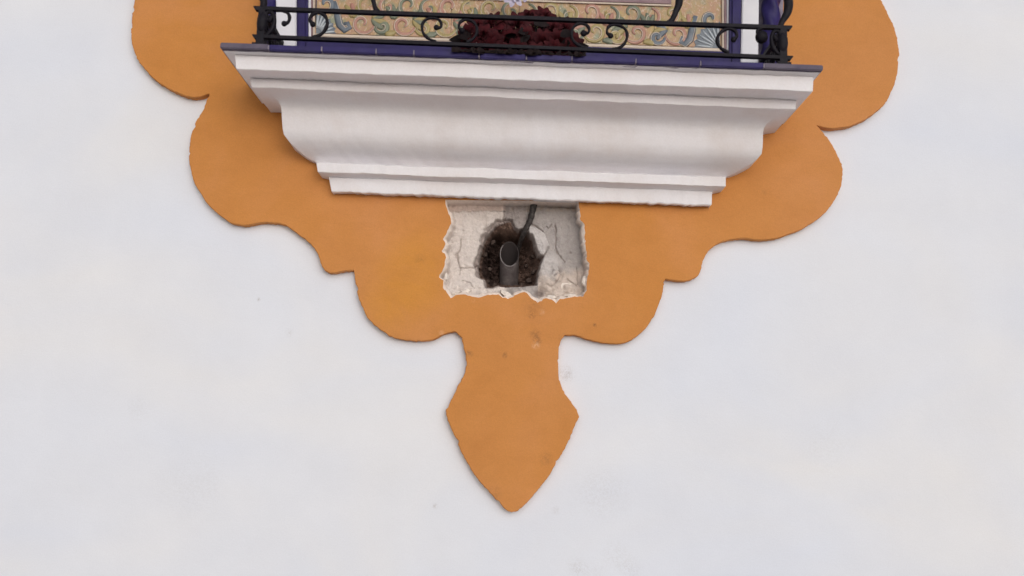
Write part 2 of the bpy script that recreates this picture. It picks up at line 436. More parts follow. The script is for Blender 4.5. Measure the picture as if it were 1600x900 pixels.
# ---------------------------------------------------------------- broken recess (height field with real depth)
def seg_dist(X, Y, pts, closed=True):
    best = np.full(X.shape, 1e9); m = len(pts)
    for i in range(m if closed else m - 1):
        ax, ay = pts[i]; bx, by = pts[(i + 1) % m]
        dx, dy = bx - ax, by - ay; L = dx * dx + dy * dy + 1e-9
        tt = np.clip(((X - ax) * dx + (Y - ay) * dy) / L, 0, 1)
        best = np.minimum(best, np.hypot(X - ax - tt * dx, Y - ay - tt * dy))
    return best
def inside(X, Y, pts):
    r = np.zeros(X.shape, bool); m = len(pts)
    for i in range(m):
        ax, ay = pts[i]; bx, by = pts[(i + 1) % m]
        c_ = ((ay > Y) != (by > Y)) & (X < (bx - ax) * (Y - ay) / (by - ay + 1e-12) + ax)
        r ^= c_
    return r
def sdist(X, Y, pts):
    d = seg_dist(X, Y, pts); return np.where(inside(X, Y, pts), d, -d)
def sstep(x, a, b_):
    tt = np.clip((x - a) / (b_ - a), 0, 1); return tt * tt * (3 - 2 * tt)
ST = 1.0
xs = np.arange(682, 926, ST); ys = np.arange(308, 480, ST)
X, Y = np.meshgrid(xs, ys)
def nfield(scale, seed, oct=4):
    out = np.zeros(X.shape)
    for j in range(X.shape[0]):
        for i in range(X.shape[1]):
            out[j, i] = noise.fractal(Vector((X[j, i] * scale, Y[j, i] * scale, seed)), 1.0, 2.0, oct)
    return out
N1 = nfield(.05, 3.1); N2 = nfield(.16, 9.4, 3); N3 = nfield(.02, 22.0, 2)
N4 = nfield(.35, 41.0, 2)
SA = sdist(X, Y, hole_px)
FX = X + (785 - X) * .026; FY = Y + (680 - Y) * .026      # where a back-plane point shows in the photo
# rim: narrow at the top, wide on the sides and bottom
rimw = 6 + 3.5 * N1 + 2.0 * N2
rimw = np.where(Y < 330, 3.0, rimw); rimw = np.clip(rimw, 2.2, 14)
BACK = .029
k = sstep(SA, rimw * .62, rimw)
drop = .0008 + .0045 * sstep(SA, 0, rimw * .7) + .0016 * np.clip(N2 + .3, 0, 1) * sstep(SA, .5, 2)
depth = drop + (BACK - drop) * k
back_rough = .0018 * N1 + .0012 * N2
# left plate stands proud, centre/right lower
plate = inside(FX, FY, [(705, 335), (786, 333), (786, 352), (770, 356), (755, 370), (748, 378), (730, 380), (704, 380)])
depth = depth - .0016 * (plate & (FX > 760)) * k
ll = inside(FX, FY, [(704, 378), (720, 380), (719, 400), (716, 420), (700, 445), (690, 440)])
depth = depth + .0012 * ll * k
rblob = inside(FX, FY, [(826, 356), (838, 360), (850, 368), (858, 388), (848, 402), (840, 404), (834, 390), (827, 375)])
depth = depth - .006 * rblob * k
rb2 = sstep(-np.hypot((FX - 858) / 26, (FY - 425) / 34), -1, -.45)
depth = depth - .011 * rb2 * k
bl = sstep(FY, 432, 455); depth = depth - .014 * bl * k * (0.7 + .6 * N1)
top = FY < 334 + 2 * N2; depth = depth - .004 * top * k * (FX < 790)
depth = depth + (back_rough + .0007 * N4) * k
# cracks
cr = [([(721, 378), (719, 392), (714, 401)], 1.3), ([(714, 401), (716, 412), (719, 421), (738, 421), (745, 417)], 1.1), ([(720, 421), (718, 432)], .8),
      ([(722, 441), (735, 445), (741, 453)], .9), ([(830, 353), (840, 358), (848, 366)], 1.4), ([(866, 352), (868, 375), (867, 390), (873, 402), (881, 412)], 1.2),
      ([(862, 352), (857, 360), (853, 357)], .8), ([(884, 438), (892, 445), (900, 450)], 1.2), ([(900, 420), (901, 448)], .9), ([(786, 334), (787, 352)], 1.0),
      ([(856, 388), (852, 398), (846, 404)], 1.0), ([(714, 401), (713, 404)], 2.6), ([(890, 397.5), (891, 398)], 1.4), ([(706, 381), (706.5, 381.5)], 1.3), ([(796, 323), (850, 326), (902, 328)], 1.2),
      ([(874, 432), (868, 445), (860, 452)], .8)]
crack = np.zeros(X.shape)
for pl, wd in cr:
    d = seg_dist(FX + 1.5 * N2, FY + 1.5 * N1, pl, False)
    crack = np.maximum(crack, 1 - sstep(d, wd * .3, wd * 1.1))
depth = depth + .0035 * crack * k
# cavity
cav_px = [(746, 418), (747, 406), (750, 396), (752, 386), (757, 374), (766, 362), (776, 353), (788, 348), (800, 347), (803, 358), (809, 362), (816, 360), (824, 366), (830, 372), (834, 380), (837, 392), (841, 401),
          (847, 404), (844, 414), (840, 426), (838, 440), (837, 448), (826, 449), (808, 451), (792, 450), (778, 448), (770, 451), (760, 451), (758, 444), (756, 438), (747, 433)]
SC = sdist(FX + 1.5 * N2, FY + 1.5 * N1, cav_px)
lower = sstep(FY, 400, 440)
bev = np.where(FX < 790, 6.5, 2.5) * (1 - .4 * lower) * (1 + .9 * N1)
rimk = sstep(SC, -bev, -bev * .35)
ck = sstep(SC, -.3, 2.4)
CAVD = .100 + .02 * N3 + .015 * N1 - .055 * sstep(-FY, -372, -352) 
depth = depth + .010 * rimk * k + ((CAVD - .046) * (.42 * ck + .58 * sstep(SC, 2, 15)) + .005 * N4 * ck + .006 * N2 * ck) * k
depth = np.where(SA < 0, .0012, depth)
# colours
def lin(r, g_, b_): return np.array([((c_ / 255) ** 2.2) for c_ in (r, g_, b_)])
Cc = np.zeros(X.shape + (3,)); 
cream, beige, grey, lgrey, brown, dark, white = lin(222, 213, 208), lin(214, 200, 190), lin(176, 170, 168), lin(208, 203, 202), lin(114, 95, 87), lin(66, 54, 51), lin(246, 232, 222)
def put(mask, col):
    global Cc
    m3 = np.clip(mask, 0, 1)[..., None]; Cc = Cc * (1 - m3) + col * m3
put(np.ones(X.shape), cream)
put(sstep(FX + 6 * N1, 785, 792) * 1.0, grey)
put(rblob * .9, lgrey); put(rb2 * .8, lgrey)
put(sstep(FY + 14 * N1 + .25 * (FX - 850), 425, 445) * (FX > 840) * .9, beige)
sm_ = sstep(-np.hypot((FX - 868) / 15, (FY - 432) / 18), -1, -.3) * np.clip(.5 + 1.6 * N2, 0, 1); put(sm_ * .8, lin(120, 112, 110))
put(sstep(-np.hypot((FX - 842) / 12, (FY - 462) / 9), -1, -.3) * .8, lin(120, 108, 104))
put(top * (FX < 790) * .6, lin(196, 172, 160)); put((FY < 334) * (FX >= 790) * np.clip(.5 + N2, 0, 1) * .7, lin(190, 175, 160))
put(sstep(-FY, -372, -340) * (FX > 786) * (FX < 822) * .5, lin(150, 140, 138))
put((1 - k) * 1.0, white)
put((1 - k) * (FX > 900) * (FY > 400) * np.clip(.3 + 1.5 * N2, 0, 1) * .8, lin(165, 150, 145))
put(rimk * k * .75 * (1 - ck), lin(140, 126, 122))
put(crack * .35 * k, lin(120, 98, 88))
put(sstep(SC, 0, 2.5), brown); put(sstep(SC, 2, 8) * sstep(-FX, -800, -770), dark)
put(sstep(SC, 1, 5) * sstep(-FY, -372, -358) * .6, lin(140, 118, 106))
keep = SA > -3.0
idx = -np.ones(X.shape, int); vs = []; cols = []
for j in range(X.shape[0]):
    for i in range(X.shape[1]):
        if keep[j, i]:
            p = P(X[j, i], Y[j, i], T_REL); idx[j, i] = len(vs)
            vs.append((p.x, -T_REL + depth[j, i], p.z)); cols.append(Cc[j, i])
fs = []
for j in range(X.shape[0] - 1):
    for i in range(X.shape[1] - 1):
        q = (idx[j, i], idx[j + 1, i], idx[j + 1, i + 1], idx[j, i + 1])
        if min(q) >= 0: fs.append(q)
rec = mesh('wall_recess', vs, fs, M_rec, wall, smooth=True, fix=False)
ca = rec.data.color_attributes.new('Col', 'FLOAT_COLOR', 'POINT')
for i, c_ in enumerate(cols): ca.data[i].color = (float(c_[0]), float(c_[1]), float(c_[2]), 1)

# broken chips of plaster left along the lip
def chip(px, py, w_, h_, thick, d, seed, rot=0):
    rnd = random.Random(seed); n_ = rnd.randint(5, 7)
    c0 = P(px, py, d); s = .001
    ring = []
    for i in range(n_):
        a = 2 * math.pi * i / n_ + rnd.uniform(-.2, .2); r = rnd.uniform(.6, 1.2)
        x_, z_ = math.cos(a) * w_ * .5 * r, math.sin(a) * h_ * .5 * r
        ring.append((x_ * math.cos(rot) - z_ * math.sin(rot), x_ * math.sin(rot) + z_ * math.cos(rot)))
    v = [c0 + Vector((x_ * s, thick * s, z_ * s)) for x_, z_ in ring] + [c0 + Vector((x_ * s * .8, rnd.uniform(-.6, .6) * s, z_ * s * .8)) for x_, z_ in ring]
    v.append(c0 + Vector((0, -1.0 * s, 0)))
    f = [(i, (i + 1) % n_, n_ + (i + 1) % n_, n_ + i) for i in range(n_)] + [(n_ + i, n_ + (i + 1) % n_, 2 * n_) for i in range(n_)] + [tuple(reversed(range(n_)))]
    return mesh('plaster_chip', v, f, M_chip, wall)
for a in [(790, 458, 27, 13, 12, .009, 1, -.35), (814, 457, 20, 8, 10, .008, 2, .25), (766, 459, 20, 5, 8, .008, 3, 0), (713, 457, 17, 7, 8, .010, 4, .3),
          (697, 431, 8, 15, 6, .0105, 6, -.1), (912, 372, 8, 28, 8, .011, 10, .05), (913, 440, 9, 22, 8, .010, 13, 0), (889, 461, 26, 6, 8, .010, 14, .1),
          (862, 464, 20, 7, 8, .010, 15, -.1), (728, 455, 20, 9, 8, -.002, 18, .2), (884, 447, 26, 14, 9, -.006, 20, .4)]:
    chip(*a)

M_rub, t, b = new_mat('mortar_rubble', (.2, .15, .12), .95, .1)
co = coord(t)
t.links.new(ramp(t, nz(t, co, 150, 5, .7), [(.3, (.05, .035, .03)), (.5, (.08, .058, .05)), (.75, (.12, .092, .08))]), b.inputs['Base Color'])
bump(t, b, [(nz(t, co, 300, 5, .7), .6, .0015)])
for k_, (px, py, w_, h_, dd) in enumerate([(762, 440, 11, 9, -.045), (772, 446, 12, 8, -.05), (815, 446, 10, 7, -.05), (826, 438, 13, 12, -.045), (833, 424, 10, 13, -.04), (822, 415, 9, 9, -.055), (770, 378, 13, 9, -.045),
        (784, 362, 15, 10, -.045), (758, 398, 9, 13, -.045), (800, 359, 10, 9, -.045), (766, 420, 8, 9, -.06), (832, 400, 9, 10, -.045)]):
    o_ = chip(px, py, w_, h_, 9, dd, 50 + k_, k_ * .7); o_.name = 'mortar_lump'; o_.data.materials.clear(); o_.data.materials.append(M_rub)
# pipe standing in the cavity with its slanted mouth towards the street
pipe = empty('conduit_pipe', P(795, 440, -.06))
tag(pipe, 'grey plastic pipe with an open slanted mouth inside the hole under the shelf', 'pipe')
def pipe_part():
    D = -.045
    c = P(796, 397, D); ro, ri = .0156, .0142
    ax = Vector((.02, .82, -1)).normalized()         # axis running down and into the wall
    nrm = Vector((.03, -1, .12)).normalized()
    e1 = ax.cross(Vector((0, 1, 0))).normalized(); e2 = ax.cross(e1).normalized()
    vs, fs = [], []; n_ = 32; L = .14
    def cut(rv):   # point on the slanted mouth plane through c
        s_ = -(rv.dot(nrm)) / ax.dot(nrm); return c + rv + ax * s_ * 1.0
    ring = [(ro, 0), (ri, 0), (ri, L), (ro, L)]
    for r_, l_ in ring:
        for k_ in range(n_):
            a = 2 * math.pi * k_ / n_; rv = e1 * math.cos(a) * r_ + e2 * math.sin(a) * r_
            vs.append(cut(rv) if l_ == 0 else c + rv + ax * l_)
    for a_, b_ in ((0, 1), (1, 2), (2, 3), (3, 0)):
        for k_ in range(n_): fs.append((a_ * n_ + k_, a_ * n_ + (k_ + 1) % n_, b_ * n_ + (k_ + 1) % n_, b_ * n_ + k_))
    return vs, fs
vs, fs = pipe_part()
pw = mesh('pipe_wall', vs, fs, M_pipe, pipe, smooth=False)
M_pipe_shade, _t, _b = new_mat('pipe_shade', (.05, .042, .042), .8, .1)  # dark colour that paints in the shade inside the pipe
pw.data.materials.append(M_pipe_shade)
for p_ in list(pw.data.polygons)[32:64]: p_.material_index = 1  # inner faces, shade painted by colour
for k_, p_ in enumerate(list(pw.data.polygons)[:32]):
    if k_ % 32 not in range(4, 20): p_.material_index = 1  # part of the rim dimmed with the same dark colour
# dark cable that drops from the top of the hole
cpts = [P(835, 316, -.006), P(832, 330, -.007), P(828, 345, -.008), P(822, 357, -.012), (P(817, 368, -.022)), P(812, 382, -.045), P(808, 400, -.07)]
cp = crom([tuple(p) for p in cpts], 6)
vs, fs = tube_geo(cp, [.0058 - .0026 * i / len(cp) + .0009 * noise.noise(Vector((i * .5, 1, 2))) for i in range(len(cp))], 10)
cab = mesh('cable', vs, fs, M_cab, smooth=True)
tag(cab, 'dark cable dropping from the top edge of the wall hole behind the pipe', 'cable')

# ---------------------------------------------------------------- white cornice
# profile rows: (left px, left py, right px, right py, depth m)
D0, D1, D2 = .190, .171, .133
prof = [(345.5, 76, 1286, 110.5, D0 - .004), (347, 77.5, 1284, 112, D0 - .006)]
rows = [
 (349, 79.5, 1282, 113.5, .184), (368, 84.5, 1270.5, 120, D1 - .001), (367, 86, 1271, 121.5, D1), (369, 107, 1270, 142.5, D1), (370.5, 108.5, 1268.5, 144, D1 - .0015),
 (391, 121.5, 1244.5, 156.5, D2 - .001), (390.5, 123, 1244, 158, D2), (393.5, 136, 1243, 170.5, D2), (395, 137.5, 1241.5, 172, D2 - .002),
 (413, 143, 1222, 179, .116), (426, 150, 1208, 186, .101), (434, 157, 1198, 193, .090), (438.5, 164.5, 1193.5, 200, .083), (440, 173, 1192, 208, .080), (440.5, 186, 1192, 220, .079),
 (441.5, 200, 1191.5, 231, .0775), (443.5, 210, 1190, 240.5, .0745), (451.5, 221, 1182.5, 249.5, .0665), (462, 231, 1170, 258, .0555), (472, 240, 1158, 265.5, .0450), (482, 247.5, 1147, 271.5, .0350), (493, 253.2, 1136, 275.6, .0290),
 (495, 254.5, 1134.5, 276.8, .0515), (494.5, 255.5, 1134, 277.5, .0525), (496.5, 268, 1134, 291, .0525), (498, 269.5, 1132, 292, .051),
 (514, 276.5, 1114, 299.5, .0335), (514, 278, 1112.5, 300.5, .0345), (518, 298.5, 1112, 319.5, .0335), (520, 300.3, 1110, 321.3, .032), (526, 303.5, 1105, 323.5, .012)]
corn = empty('cornice_shelf', (P(815, 200, 0).x, 0, P(815, 200, 0).z))
tag(corn, 'white moulded plaster cornice shelf with a blue tiled top edge', 'shelf')
NS = 260
vs, fs = [], []
rowidx = []
for ri_, (lx, ly, rx, ry, d) in enumerate(rows):
    a, b_ = P(lx, ly, d), P(rx, ry, d); r = []
    sidedepth = [-.002, d * .25, d * .5, d * .75]
    for sd_ in sidedepth:
        v = a.copy(); v.y = -sd_; v.x += .0012 * noise.noise(Vector((sd_ * 20, ri_ * .4, 5))); r.append(v)
    for i in range(NS + 1):
        f = i / NS; v = a.lerp(b_, f)
        e = min(1, min(f, 1 - f) * 25)
        s_ = f * 14
        v.z += e * (.0011 * noise.noise(Vector((s_ * .8, ri_ * .23, 1))) + .0008 * noise.noise(Vector((s_ * 3.1, ri_ * .35, 7))))
        v.y += e * (.0016 * noise.noise(Vector((s_ * .6, ri_ * .2, 21))) + .0007 * noise.noise(Vector((s_ * 3.5, ri_ * .5, 27))))
        if ri_ >= len(rows) - 3: v.z += e * (.0020 * noise.noise(Vector((s_ * 4, 3, 31))) + .0007 * noise.noise(Vector((s_ * 14, 3, 41))))
        elif ri_ in (5, 6, 10): v.z += e * .0012 * noise.noise(Vector((s_ * 9, ri_ // 2, 51)))
        r.append(v)
    for sd_ in reversed(sidedepth):
        v = b_.copy(); v.y = -sd_; r.append(v)
    rowidx.append(len(vs)); vs += r
W = len(r)
for a_, b_ in zip(rowidx[:-1], rowidx[1:]):
    for i in range(W - 1): fs.append((a_ + i, a_ + i + 1, b_ + i + 1, b_ + i))
fs.append(tuple(rowidx[0] + i for i in range(W)))
fs.append(tuple(rowidx[-1] + i for i in reversed(range(W))))
body = mesh('moulding', vs, fs, M_cor, corn, smooth=True)
me = body.data
bm = bmesh.new(); bm.from_mesh(me)
for e in bm.edges:
    ra, rb = e.verts[0].index // W, e.verts[1].index // W
    if ra == rb: e.smooth = 9 <= ra <= 20
    elif len(e.link_faces) == 2 and e.calc_face_angle(0) > R(33): e.smooth = False
bm.to_mesh(me); bm.free()

# slab: tiles laid along the top, only their edges show
zl, zr = P(343.5, 66.5, D0), P(1287, 101.5, D0)
zlb, zrb = P(343.5, 75.5, D0), P(1287, 110, D0)
joints = [343.5, 420, 503, 588, 647, 749, 823, 894, 994, 1095, 1194, 1287]
# mortar bed under the tiles
vs, fs = [], []
bl_, br_ = P(349, 77, .184), P(1282, 111.5, .184)
tl_, tr_ = zl.copy(), zr.copy()
box_geo([Vector((bl_.x, -.183, bl_.z - .002)), Vector((br_.x, -.183, br_.z - .002)), Vector((br_.x, -.002, br_.z - .002)), Vector((bl_.x, -.002, bl_.z - .002)),
         Vector((bl_.x, -.183, tl_.z - .003)), Vector((br_.x, -.183, tr_.z - .003)), Vector((br_.x, -.002, tr_.z - .003)), Vector((bl_.x, -.002, tl_.z - .003))], vs, fs)
mesh('mortar_bed', vs, fs, M_grout, corn)
def lerp(a, b_, f): return a + (b_ - a) * f
for i in range(len(joints) - 1):
    f0 = (joints[i] - 343.5) / 943.5; f1 = (joints[i + 1] - 343.5) / 943.5
    x0 = lerp(zl.x, zr.x, f0) + .0006; x1 = lerp(zl.x, zr.x, f1) - .0006
    dz = random.uniform(-.0006, .0006); dy = random.uniform(-.0008, .0008)
    t0, t1 = lerp(zl.z, zr.z, f0) + dz, lerp(zl.z, zr.z, f1) + dz
    b0, b1 = lerp(zlb.z, zrb.z, f0) + dz, lerp(zlb.z, zrb.z, f1) + dz
    bm = bmesh.new()
    pts = [(x0, -D0 + dy, b0), (x1, -D0 + dy, b1), (x1, -.0185, b1), (x0, -.0185, b0), (x0, -D0 + dy, t0), (x1, -D0 + dy, t1), (x1, -.0185, t1), (x0, -.0185, t0)]
    bvv = [bm.verts.new(p) for p in pts]
    for f in ((0, 1, 2, 3), (7, 6, 5, 4), (0, 4, 5, 1), (1, 5, 6, 2), (2, 6, 7, 3), (3, 7, 4, 0)): bm.faces.new([bvv[q] for q in f])
    bmesh.ops.recalc_face_normals(bm, faces=bm.faces)
    bmesh.ops.bevel(bm, geom=list(bm.edges), offset=.0012, segments=2, affect='EDGES')
    me = bpy.data.meshes.new('tile'); bm.to_mesh(me); bm.free()
    link('tile', me, M_bluedust if i in (0, 10) else M_blue, corn)
    if i:   # little smears of white grout at the joints
        gx = lerp(zl.x, zr.x, f0); gz = lerp(t0, b0, .55)
        mesh('grout_joint', [(gx - .0009, -D0 - .0006, b0 + .001), (gx + .0008, -D0 - .0006, b0 + .001), (gx + .0007, -D0 - .0009, gz), (gx + .0005, -D0 - .0006, t0 - .001), (gx - .0006, -D0 - .0006, t0 - .001), (gx - .0010, -D0 - .0009, gz),
                             (gx - .0013, -D0 + .004, b0 + .001), (gx + .0011, -D0 + .004, b0 + .001), (gx + .0005, -D0 + .004, t0 - .001), (gx - .0006, -D0 + .004, t0 - .001)],
             [(0, 1, 2, 3, 4, 5), (0, 6, 7, 1), (3, 8, 9, 4), (1, 7, 8, 3, 2), (0, 5, 4, 9, 6)], M_grout, corn)
def slab_top(x):
    return lerp(zl.z, zr.z, (x - zl.x) / (zr.x - zl.x))

# ---------------------------------------------------------------- ceramic panel with frame
panel = empty('ceramic_panel', (P(815, 60, 0).x, -.02, slab_top(0)))
tag(panel, 'painted ceramic panel with scrollwork border and blue and white frame standing on the shelf', 'tile panel')
YT = -300                                         # built well above what the photo shows
def vbar(name, xl0, xl1, xr0, xr1, d0, d1, mat, ytop=YT, bev=.0015):
    """upright bar: pixels x at the bottom (xl0..xr0) and at y=0 (xl1..xr1), front at d1, back at d0"""
    def col(xb, xt, d):
        a = P(xb, 80, d); c_ = P(xt, 0, d); zt = P(xb, ytop, d).z
        k_ = (c_.x - a.x) / (c_.z - a.z)
        zb = slab_top(a.x) + .001
        return (a.x + k_ * (zb - a.z), zb), (a.x + k_ * (zt - a.z), zt)
    L, Rr = col(xl0, xl1, d1), col(xr0, xr1, d1)
    bm = bmesh.new()
    pts = [(L[0][0], -d1, L[0][1]), (Rr[0][0], -d1, Rr[0][1]), (Rr[0][0], -d0, Rr[0][1]), (L[0][0], -d0, L[0][1]),
           (L[1][0], -d1, L[1][1]), (Rr[1][0], -d1, Rr[1][1]), (Rr[1][0], -d0, Rr[1][1]), (L[1][0], -d0, L[1][1])]
    bvv = [bm.verts.new(p) for p in pts]
    for f in ((0, 1, 2, 3), (7, 6, 5, 4), (0, 4, 5, 1), (1, 5, 6, 2), (2, 6, 7, 3), (3, 7, 4, 0)): bm.faces.new([bvv[q] for q in f])
    bmesh.ops.recalc_face_normals(bm, faces=bm.faces)
    if bev: bmesh.ops.bevel(bm, geom=list(bm.edges), offset=bev, segments=2, affect='EDGES')
    me = bpy.data.meshes.new(name); bm.to_mesh(me); bm.free()
    return link(name, me, mat, panel)
vbar('backing', 414, 412, 1222, 1224, T_REL - .001, .022, M_grout, bev=0)
# outer twisted blue columns
def twisted(px_b, px_t, r, d):
    a = P(px_b, 80, d); c_ = P(px_t, 0, d); k_ = (c_.x - a.x) / (c_.z - a.z)
    zb = slab_top(a.x) + .001; zt = P(px_b, YT, d).z
    n_, m2 = 16, 150; vs, fs = [], []
    for i in range(m2):
        z = lerp(zb, zt, i / (m2 - 1)); x = a.x + k_ * (z - a.z)
        for q in range(n_):
            an = 2 * math.pi * q / n_
            rr = r * (1 + .16 * math.cos(3 * an + (z - zb) * 150))
            vs.append((x + math.cos(an) * rr, -d + math.sin(an) * rr, z))
    for i in range(m2 - 1):
        for q in range(n_): fs.append((i * n_ + q, i * n_ + (q + 1) % n_, (i + 1) * n_ + (q + 1) % n_, (i + 1) * n_ + q))
    mesh('twisted_column', vs, fs, M_blue, panel, smooth=True)
twisted(421, 420, .0105, .036); twisted(1203, 1205, .0135, .036)
vbar('pilaster', 432, 431, 463, 463, .020, .040, M_whiteg)
vbar('pilaster', 1158, 1160, 1185, 1186, .020, .040, M_whiteg)
vbar('blue_moulding', 463.6, 463.6, 480.5, 480, .020, .047, M_blue, bev=.004)
vbar('blue_moulding', 1140.5, 1141, 1157.5, 1159.2, .020, .047, M_blue, bev=.004)
for xa, xb, m2, dd in ((481, 485.5, M_whiteg, .036), (486, 488.6, M_mauve, .034), (489, 491.5, M_cream, .036), (1128.5, 1131, M_cream, .036), (1131.4, 1135.4, M_mauve, .034), (1136, 1140, M_whiteg, .036)):
    vbar('border_line', xa, xa, xb, xb, .020, dd, m2, bev=.0008)
# bottom frame strips
def hstrip(name, xa, ya, xb, yb, hpx, d0, d1, mat, par=panel, bev=.001):
    a, b_, a2, b2 = P(xa, ya, d1), P(xb, yb, d1), P(xa, ya + hpx, d1), P(xb, yb + hpx, d1)
    bm = bmesh.new()
    pts = [(a2.x, -d1, a2.z), (b2.x, -d1, b2.z), (b2.x, -d0, b2.z), (a2.x, -d0, a2.z), (a.x, -d1, a.z), (b_.x, -d1, b_.z), (b_.x, -d0, b_.z), (a.x, -d0, a.z)]
    bvv = [bm.verts.new(p) for p in pts]
    for f in ((0, 1, 2, 3), (7, 6, 5, 4), (0, 4, 5, 1), (1, 5, 6, 2), (2, 6, 7, 3), (3, 7, 4, 0)): bm.faces.new([bvv[q] for q in f])
    bmesh.ops.recalc_face_normals(bm, faces=bm.faces)
    if bev: bmesh.ops.bevel(bm, geom=list(bm.edges), offset=bev, segments=2, affect='EDGES')
    me = bpy.data.meshes.new(name); bm.to_mesh(me); bm.free(); return link(name, me, mat, par)
hstrip('border_line', 489.5, 51.8, 1130.5, 75.6, 5, .020, .0365, M_cream)
# blue foot moulding: from under the cream line to the slab
a, b_ = P(481, 57.3, .05), P(1140, 81, .05)
vs, fs = [], []
sl0, sl1 = slab_top(a.x) + .0008, slab_top(b_.x) + .0008
box_geo([Vector((a.x, -.05, sl0)), Vector((b_.x, -.05, sl1)), Vector((b_.x, -.0205, sl1)), Vector((a.x, -.0205, sl0)),
         Vector((a.x, -.05, a.z)), Vector((b_.x, -.05, b_.z)), Vector((b_.x, -.0205, b_.z)), Vector((a.x, -.0205, a.z))], vs, fs)
mesh('foot_moulding', vs, fs, M_blue, panel)
# tiles of the field
pa_, pb_ = P(492, 51.5, .03), P(1128, 75.2, .03)
NT = 6
for row in range(3):
    for i in range(NT):
        x0 = lerp(pa_.x, pb_.x, i / NT) + .00035; x1 = lerp(pa_.x, pb_.x, (i + 1) / NT) - .00035
        zb0 = lerp(pa_.z, pb_.z, i / NT); zb1 = lerp(pa_.z, pb_.z, (i + 1) / NT)
        h_ = .1045
        z0 = row * h_ + .00035; z1 = (row + 1) * h_ - .00035
        vs, fs = [], []
        dd = .030 + random.uniform(-.0003, .0003)
        box_geo([Vector((x0, -dd, zb0 + z0)), Vector((x1, -dd, zb1 + z0)), Vector((x1, -.0215, zb1 + z0)), Vector((x0, -.0215, zb0 + z0)),
                 Vector((x0, -dd, zb0 + z1)), Vector((x1, -dd, zb1 + z1)), Vector((x1, -.0215, zb1 + z1)), Vector((x0, -.0215, zb0 + z1))], vs, fs)
        mesh('tile', vs, fs, M_base, panel)
# inner mauve frame above
hstrip('inner_frame_line', 560, -9.5, 1049, 7, 2.6, .0305, .0335, M_cream, bev=.0004)
hstrip('inner_frame', 560, -21, 1049, -5, 11, .0305, .0325, M_mauve, bev=.0004)
# scrollwork in raised glaze
def arc_pts(cx, cy, r0, turns, a0, sgn, n_=26, shrink=.22):
    out = []
    for i in range(n_ + 1):
        f = i / n_; r = r0 * (1 - f * (1 - shrink)); a_ = a0 + sgn * f * turns * 2 * math.pi
        out.append((cx + math.cos(a_) * r, cy + math.sin(a_) * r))
    return out
def ribbon(name, pts, wd, mat, hl=True, d=.0305, taper=True, par=None):
    p3 = [P(x, y, d) for x, y in pts]; m2 = len(p3)
    rad = [wd * .0010 * (.35 + .65 * math.sin(math.pi * min(1, max(0, (i + .6) / m2)) ** .8) if taper else 1) for i in range(m2)]
    vs, fs = tube_geo(p3, rad, 8, flat=(1, .3))
    o = mesh(name, vs, fs, mat, par or panel, smooth=True)
    if hl:
        off = wd * .55
        q3 = []
        for i, (x, y) in enumerate(pts):
            x2, y2 = pts[min(i + 1, m2 - 1)]; x1_, y1_ = pts[max(i - 1, 0)]
            L = math.hypot(x2 - x1_, y2 - y1_) + 1e-6
            q3.append(P(x + (y2 - y1_) / L * off, y - (x2 - x1_) / L * off, d + .0008))
        vs, fs = tube_geo(q3, [.0008 * (.4 + .6 * math.sin(math.pi * (i + .5) / m2)) for i in range(m2)], 6)
        c_ = mesh('glaze_outline', vs, fs, M_cream, None, smooth=True)
        c_.parent = o; c_.matrix_parent_inverse = o.matrix_world.inverted()
        c_.matrix_parent_inverse = Matrix.Identity(4)
    return o
def by(x): return 22.5 + (x - 500) * .036          # mid height of the visible border at x
rs = random.Random(5)
scr = []
def leaf(cx, cy, L, wdt, ang, mat):
    pts = []; 
    ca_, sa_ = math.cos(ang), math.sin(ang)
    for i in range(9):
        f = i / 8; x = f * L; y = math.sin(f * math.pi) * wdt * .35
        pts.append((cx + x * ca_ - y * sa_, cy + x * sa_ + y * ca_))
    ribbon('painted_leaf', pts, wdt, mat, hl=False)
# repeated motif: pink C scroll, sage curl, mustard leaf, small rosette - mirrored about the middle
def motif(cx, s, mats):
    y0 = by(cx)
    ribbon('scroll_ornament', arc_pts(cx - 6 * s, y0 + 11, 19, 1.15, math.pi * (.0 if s > 0 else 1.0), s, 34, .12), 3.6, mats[0])
    ribbon('scroll_ornament', arc_pts(cx + 25 * s, y0 + 16, 12, 1.1, math.pi * (1.0 if s > 0 else 0), -s, 30, .15), 4.6, mats[1])
    ribbon('scroll_ornament', arc_pts(cx + 2 * s, y0 - 20, 16, .9, math.pi * .5, s, 30, .2), 3.6, mats[2])
    ribbon('scroll_ornament', arc_pts(cx + 34 * s, y0 - 14, 15, 1.0, -math.pi * .5, -s, 30, .2), 3.6, mats[3])
    for q in range(4):
        a_ = -1.0 + q * .6; leaf(cx + 10 * s, y0 + 4, 22, 5.4, a_ if s > 0 else math.pi - a_, mats[1 if q % 2 else 2])
    for q in range(3):
        a_ = -2.1 + q * .5; leaf(cx - 22 * s, y0 + 2, 22, 5.0, a_ if s > 0 else math.pi - a_, mats[3 if q % 2 else 2])
    leaf(cx + 30 * s, y0 + 27, 17, 6, -.2 if s > 0 else math.pi + .2, mats[2])
for j, cx in enumerate((572, 636, 700, 764)):
    mm = [(M_pink, M_green, M_ochg, M_pink), (M_pink, M_ochg, M_green, M_green), (M_ochg, M_green, M_pink, M_ochg), (M_pink, M_green, M_ochg, M_green)][j]
    motif(cx, 1, mm); motif(1624 - cx, -1, (mm[0], mm[1], mm[2], mm[3]) if j != 0 else (M_pink, M_slate, M_ochg, M_pink))
